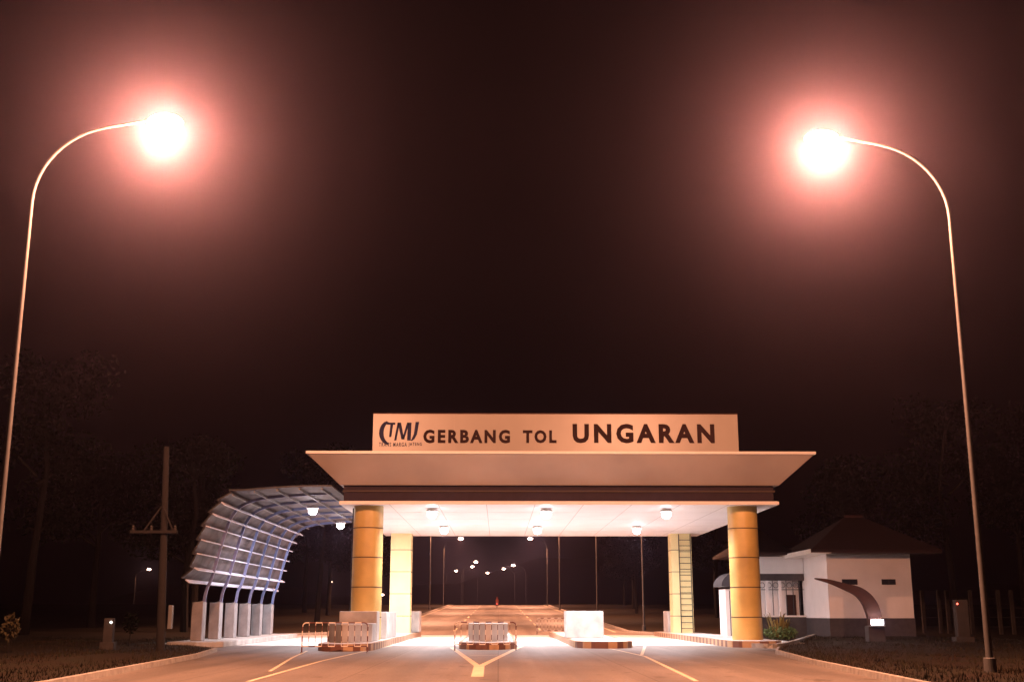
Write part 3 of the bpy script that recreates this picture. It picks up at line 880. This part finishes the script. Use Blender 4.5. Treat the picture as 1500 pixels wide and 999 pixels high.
MB().box(bxp.x-.02, bxp.x+.13, uY-.05, uY+.2, at(244,921,uY).z, at(244,886,uY).z).build('meter_box', M['galvdark'], up, bevel=.02)

# fence on the right: pale posts
fn = thing('post_fence', (28, 78, 0), 'row of pale concrete fence posts with wires beside the building', 'fence')
fY = 78
xs = [1350, 1374, 1386, 1420, 1461, 1480, 1502]
for px in xs:
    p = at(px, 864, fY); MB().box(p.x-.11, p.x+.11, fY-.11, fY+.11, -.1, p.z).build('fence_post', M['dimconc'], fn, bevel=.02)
m = MB(); a = at(1345,900,fY).x; b = at(1520,900,fY).x
for z in (.6,1.2,1.8,2.4): m.tube([(a,fY,z),(b,fY,z)], .012, 5)
m.build('wire', M['galv'], fn)

# garden kerb curve on the right
pts = [g2(1105,951), g2(1135,952), g2(1160,947), g2(1180,940), g2(1198,933), g2(1206,929)]
vs = []; fs = []
P2 = spl([Vector((x,y,0)) for x, y in pts], 5)
MB().beam([Vector((p.x,p.y,.17)) for p in P2], .22, .18, side=(1,0,0)).build('garden_kerb', M['kerb'])['kind'] = 'structure'

# ------------------------------------------------------------------ vegetation
def blades(cx, cy, z, n, h, spread, w, rr, lean=.5):
    m = MB()
    for _ in range(n):
        a = rr.uniform(0, 2*PI); r0 = rr.uniform(0, .25)*spread; hh = h*rr.uniform(.55, 1.1); ln = hh*lean*rr.uniform(.3, 1.3)
        d = Vector((math.cos(a), math.sin(a), 0)); q = Vector((-d.y, d.x, 0))*w*rr.uniform(.6, 1.2)
        b = Vector((cx, cy, z)) + d*r0
        p = [b, b + d*ln*.25 + Vector((0,0,hh*.5)), b + d*ln*.6 + Vector((0,0,hh*.88)), b + d*ln + Vector((0,0,hh*(.95 if ln < hh*.5 else .8)))]
        ws = [.6, 1, .7, .05]
        vs = []
        for pp, s_ in zip(p, ws): vs += [pp - q*s_, pp + q*s_]
        m.add(vs, [(0,1,3,2),(2,3,5,4),(4,5,7,6)])
    return m
rr = random.Random(11)
def leafclump(m, c, r, n, s, rr):
    for _ in range(n):
        v = Vector((rr.gauss(0,1), rr.gauss(0,1), rr.gauss(0,1))).normalized() * (rr.random()**.4)
        p = Vector(c) + Vector((v.x*r[0], v.y*r[1], v.z*r[2]))
        a = Vector((rr.gauss(0,1), rr.gauss(0,1), rr.gauss(0,1))).normalized()*s*rr.uniform(.6,1.3)
        b = a.cross(Vector((rr.gauss(0,1), rr.gauss(0,1), rr.gauss(0,1)))).normalized()*s*.45
        m.add([p-a, p+b, p+a, p-b], [(0,1,2,3)])
p = gr(1146, 936, .12)
bush = thing('garden_bush', (p.x, p.y, .12), 'green bush with tall pale blade leaves beside the right round column', 'bush')
m = MB(); leafclump(m, (p.x-.1, p.y, .45), (.95,.6,.4), 900, .10, rr); m.build('foliage', M['leaf2'], bush)
m = blades(p.x-.1, p.y+.2, .2, 60, 1.35, 2.2, .05, rr, .45); m.build('tall_leaves', M['leaf3'], bush)
p = at(14, 925, 44)
for (px, py, Y, h, lb) in ((14,925,44,1.25,'yellowish sapling at the far left of the grass verge'), (190,925,52,1.3,'faint dark shrub between the low pillar and the utility pole')):
    q = at(px, py, Y); z = verge(q.x, Y)
    t = thing('shrub', (q.x, Y, z), lb, 'shrub')
    MB().tube([(q.x,Y,z-.05),(q.x+.05,Y,z+h*.5)], [.03,.015], 6).build('stem', M['bark'], t)
    m = MB(); leafclump(m, (q.x+.03, Y, z+h*.75), (.35,.3,.5), 160, .11, rr); m.build('foliage', M['dimleaf' if px < 100 else 'leaf'], t)

def make_tree(seed, H, crown_w, label):
    r2 = random.Random(seed)
    t = thing('tree', (0,0,0), label, 'tree', 'dark trees behind the gate area')
    m = MB()
    base_pts = [Vector((0,0,-.2)), Vector((r2.uniform(-.2,.2),0,H*.25)), Vector((r2.uniform(-.4,.4),r2.uniform(-.3,.3),H*.55)), Vector((r2.uniform(-.5,.5),0,H*.82))]
    m.tube(base_pts, [.28,.22,.15,.05], 8)
    tips = []
    for k in range(9):
        u = r2.uniform(.3,.8); s0_ = base_pts[1].lerp(base_pts[3], (u-.25)/.57)
        a = r2.uniform(0,2*PI); ln = crown_w*r2.uniform(.5,.95)*(1.1-u*.5)
        e_ = s0_ + Vector((math.cos(a)*ln, math.sin(a)*ln, ln*r2.uniform(.3,.8)))
        m.tube([s0_, s0_.lerp(e_, .5)+Vector((0,0,.2)), e_], [.10,.06,.02], 6); tips.append(e_); tips.append(s0_.lerp(e_, .6))
    m.build('trunk', M['bark'], t, local=True)
    tips.append(base_pts[3])
    m = MB()
    for tp in tips:
        rad = r2.uniform(.9, 1.7)*crown_w/3.4
        leafclump(m, tp, (rad, rad, rad*.75), 230, .20, r2)
    m.build('crown', M['leaf'], t, local=True)
    return t
protos = [make_tree(1, 14, 4.2, ''), make_tree(2, 17, 4.6, ''), make_tree(3, 12, 5.0, '')]
tl = [(-22,84,1.1),(-30,76,1.15),(-39,82,1.2),(-25,98,1.3),(-17,112,1.05),(-34,100,1.3),(-46,92,1.3),(-20,140,1.0),(-26,160,1.2),(-20,190,1.1),(-24,230,1.2),(-60,120,1.4),
      (27,92,1.1),(34,88,1.15),(41,92,1.2),(24,130,1.2),(18,155,.8),(21,185,1.0),(24,225,1.1),(50,110,1.3),(38,120,1.3)]
def tree_label(i, x, Y):
    side = 'left' if x < 0 else 'right'
    return 'dark leafy tree in the night wood %s of the gate' % side
for i, (x, Y, s_) in enumerate(tl):
    lb = tree_label(i, x, Y)
    gp = 'dark trees left of the gate' if x < 0 else 'dark trees right of the gate'
    z = verge(x, Y) - .05
    if i < 3:
        t = protos[i]; t.location = (x, Y, z); t.scale = (s_,)*3; t.rotation_euler = (0,0,i*1.3); t['label'] = lb; t['group'] = gp
    else: dup(protos[i % 3], (x, Y, z), i*1.7, lb, gp, s_)

# grass on the verges (uncountable)
gm = MB(); r3 = random.Random(5)
vs = []; fs = []
for _ in range(26000):
    Y = 22 + 46*r3.random()**1.3
    side = -1 if r3.random() < .45 else 1
    if side < 0: x = interp(LT, Y) - .25 - 11*r3.random()**1.2
    else: x = interp(RT, Y) + .25 + 13*r3.random()**1.2
    if hx0-.2 < x < hx1+.2 and Y > HY-.2: continue
    z = verge(x, Y); h_ = r3.uniform(.03,.10)*(2.2 if r3.random() < .1 else 1); a = r3.uniform(0, PI); w = .018
    dx, dy = math.cos(a)*w, math.sin(a)*w; lx_, ly_ = r3.uniform(-.06,.06), r3.uniform(-.06,.06)
    b = len(vs); vs += [(x-dx,Y-dy,z-.02),(x+dx,Y+dy,z-.02),(x+lx_,Y+ly_,z+h_)]; fs.append((b,b+1,b+2))
M['grassblade'] = mat('grass_blade', (.014, .017, .006), .9, var=.5, scale=.8, dirt=(.028, .013, .007), spec=.2)
gm.v = [Vector(v) for v in vs]; gm.f = fs
tag(gm.build('grass', M['grassblade']), 'short rough grass on the verges beside the road', 'grass', kind='stuff')

# ------------------------------------------------------------------ motorcycle and rider, far up the road
mY = 205.0; mpos = at(728, 889, mY)
mz = zr(mY)
mo = thing('motorcycle', (mpos.x, mY, mz), 'small motorcycle riding up the middle of the road beyond the gate', 'motorcycle')
def wheel(y):
    pts = [(0, y+.27*math.cos(a), .29+.27*math.sin(a)) for a in [2*PI*k/20 for k in range(21)]]
    w = MB().tube(pts, .05, 8, False).build('wheel', M['rubber'], mo, local=True, smooth=True)
    m = MB()
    for k in range(5): a = 2*PI*k/5; m.tube([(0,y,.29),(0,y+.24*math.cos(a),.29+.24*math.sin(a))], .012, 5)
    m.build('rim', M['galv'], w, local=True)
wheel(-.6); wheel(.62)
MB().ell((0,-.05,.5),(.16,.5,.18)).ell((0,.35,.68),(.15,.16,.3)).build('body', M['redplastic'], mo, local=True, smooth=True)
MB().ell((0,-.3,.74),(.14,.42,.07)).build('seat', M['rubber'], mo, local=True, smooth=True)
MB().ell((0,-.72,.66),(.09,.05,.06)).build('tail_light', M['red'], mo, local=True, smooth=True)
MB().tube([(-.33,.38,1.0),(0,.45,.98),(.33,.38,1.0)], .018, 6).build('handlebar', M['iron'], mo, local=True)
MB().tube([(0,.45,.98),(0,.62,.3)], .03, 6).build('fork', M['galv'], mo, local=True)
def skin_body(name, nodes, edges, m, parent):
    me = bpy.data.meshes.new(name); me.from_pydata([n[:3] for n in nodes], edges, []); me.materials.append(m)
    o = bpy.data.objects.new(name, me); C.objects.link(o); o.parent = parent
    sk = o.modifiers.new('skin', 'SKIN'); sub = o.modifiers.new('sub', 'SUBSURF'); sub.levels = 1; sub.render_levels = 1
    for i, n in enumerate(nodes): me.skin_vertices[0].data[i].radius = (n[3], n[3])
    me.skin_vertices[0].data[0].use_root = True
    return o
pr = thing('person', (mpos.x, mY, mz), 'person in dark red clothes seated on the motorcycle, seen from behind', 'person')
nodes = [(0,-.28,.86,.16),(0,-.2,1.12,.16),(0,-.12,1.36,.17),(0,-.08,1.5,.07),(0,-.05,1.64,.10),(0,-.04,1.74,.08),
 (-.2,-.1,1.38,.07),(-.3,.08,1.14,.05),(-.3,.34,1.03,.04),(.2,-.1,1.38,.07),(.3,.08,1.14,.05),(.3,.34,1.03,.04),
 (-.14,-.22,.83,.10),(-.22,.2,.76,.08),(-.2,.1,.36,.06),(-.2,.25,.3,.05),(.14,-.22,.83,.10),(.22,.2,.76,.08),(.2,.1,.36,.06),(.2,.25,.3,.05)]
edges = [(0,1),(1,2),(2,3),(3,4),(4,5),(2,6),(6,7),(7,8),(2,9),(9,10),(10,11),(0,12),(12,13),(13,14),(14,15),(0,16),(16,17),(17,18),(18,19)]
skin_body('body', nodes, edges, M['cloth'], pr)
MB().ell((0,-.04,1.7),(.14,.16,.15)).build('helmet', M['redplastic'], pr, local=True, smooth=True)

# ------------------------------------------------------------------ night haze
hb = MB().box(-640, 640, -60, 640, -3, 60).build('haze', bpy.data.materials.new('haze_air'))
hb['kind'] = 'stuff'
hm_ = hb.data.materials[0]; hm_.use_nodes = True; nt = hm_.node_tree; nt.nodes.clear()
out = nt.nodes.new('ShaderNodeOutputMaterial'); pv = nt.nodes.new('ShaderNodeVolumePrincipled')
pv.inputs['Color'].default_value = (.82, .64, .94, 1); pv.inputs['Density'].default_value = HAZE_D
pv.inputs['Anisotropy'].default_value = HAZE_G
nt.links.new(pv.outputs['Volume'], out.inputs['Volume'])
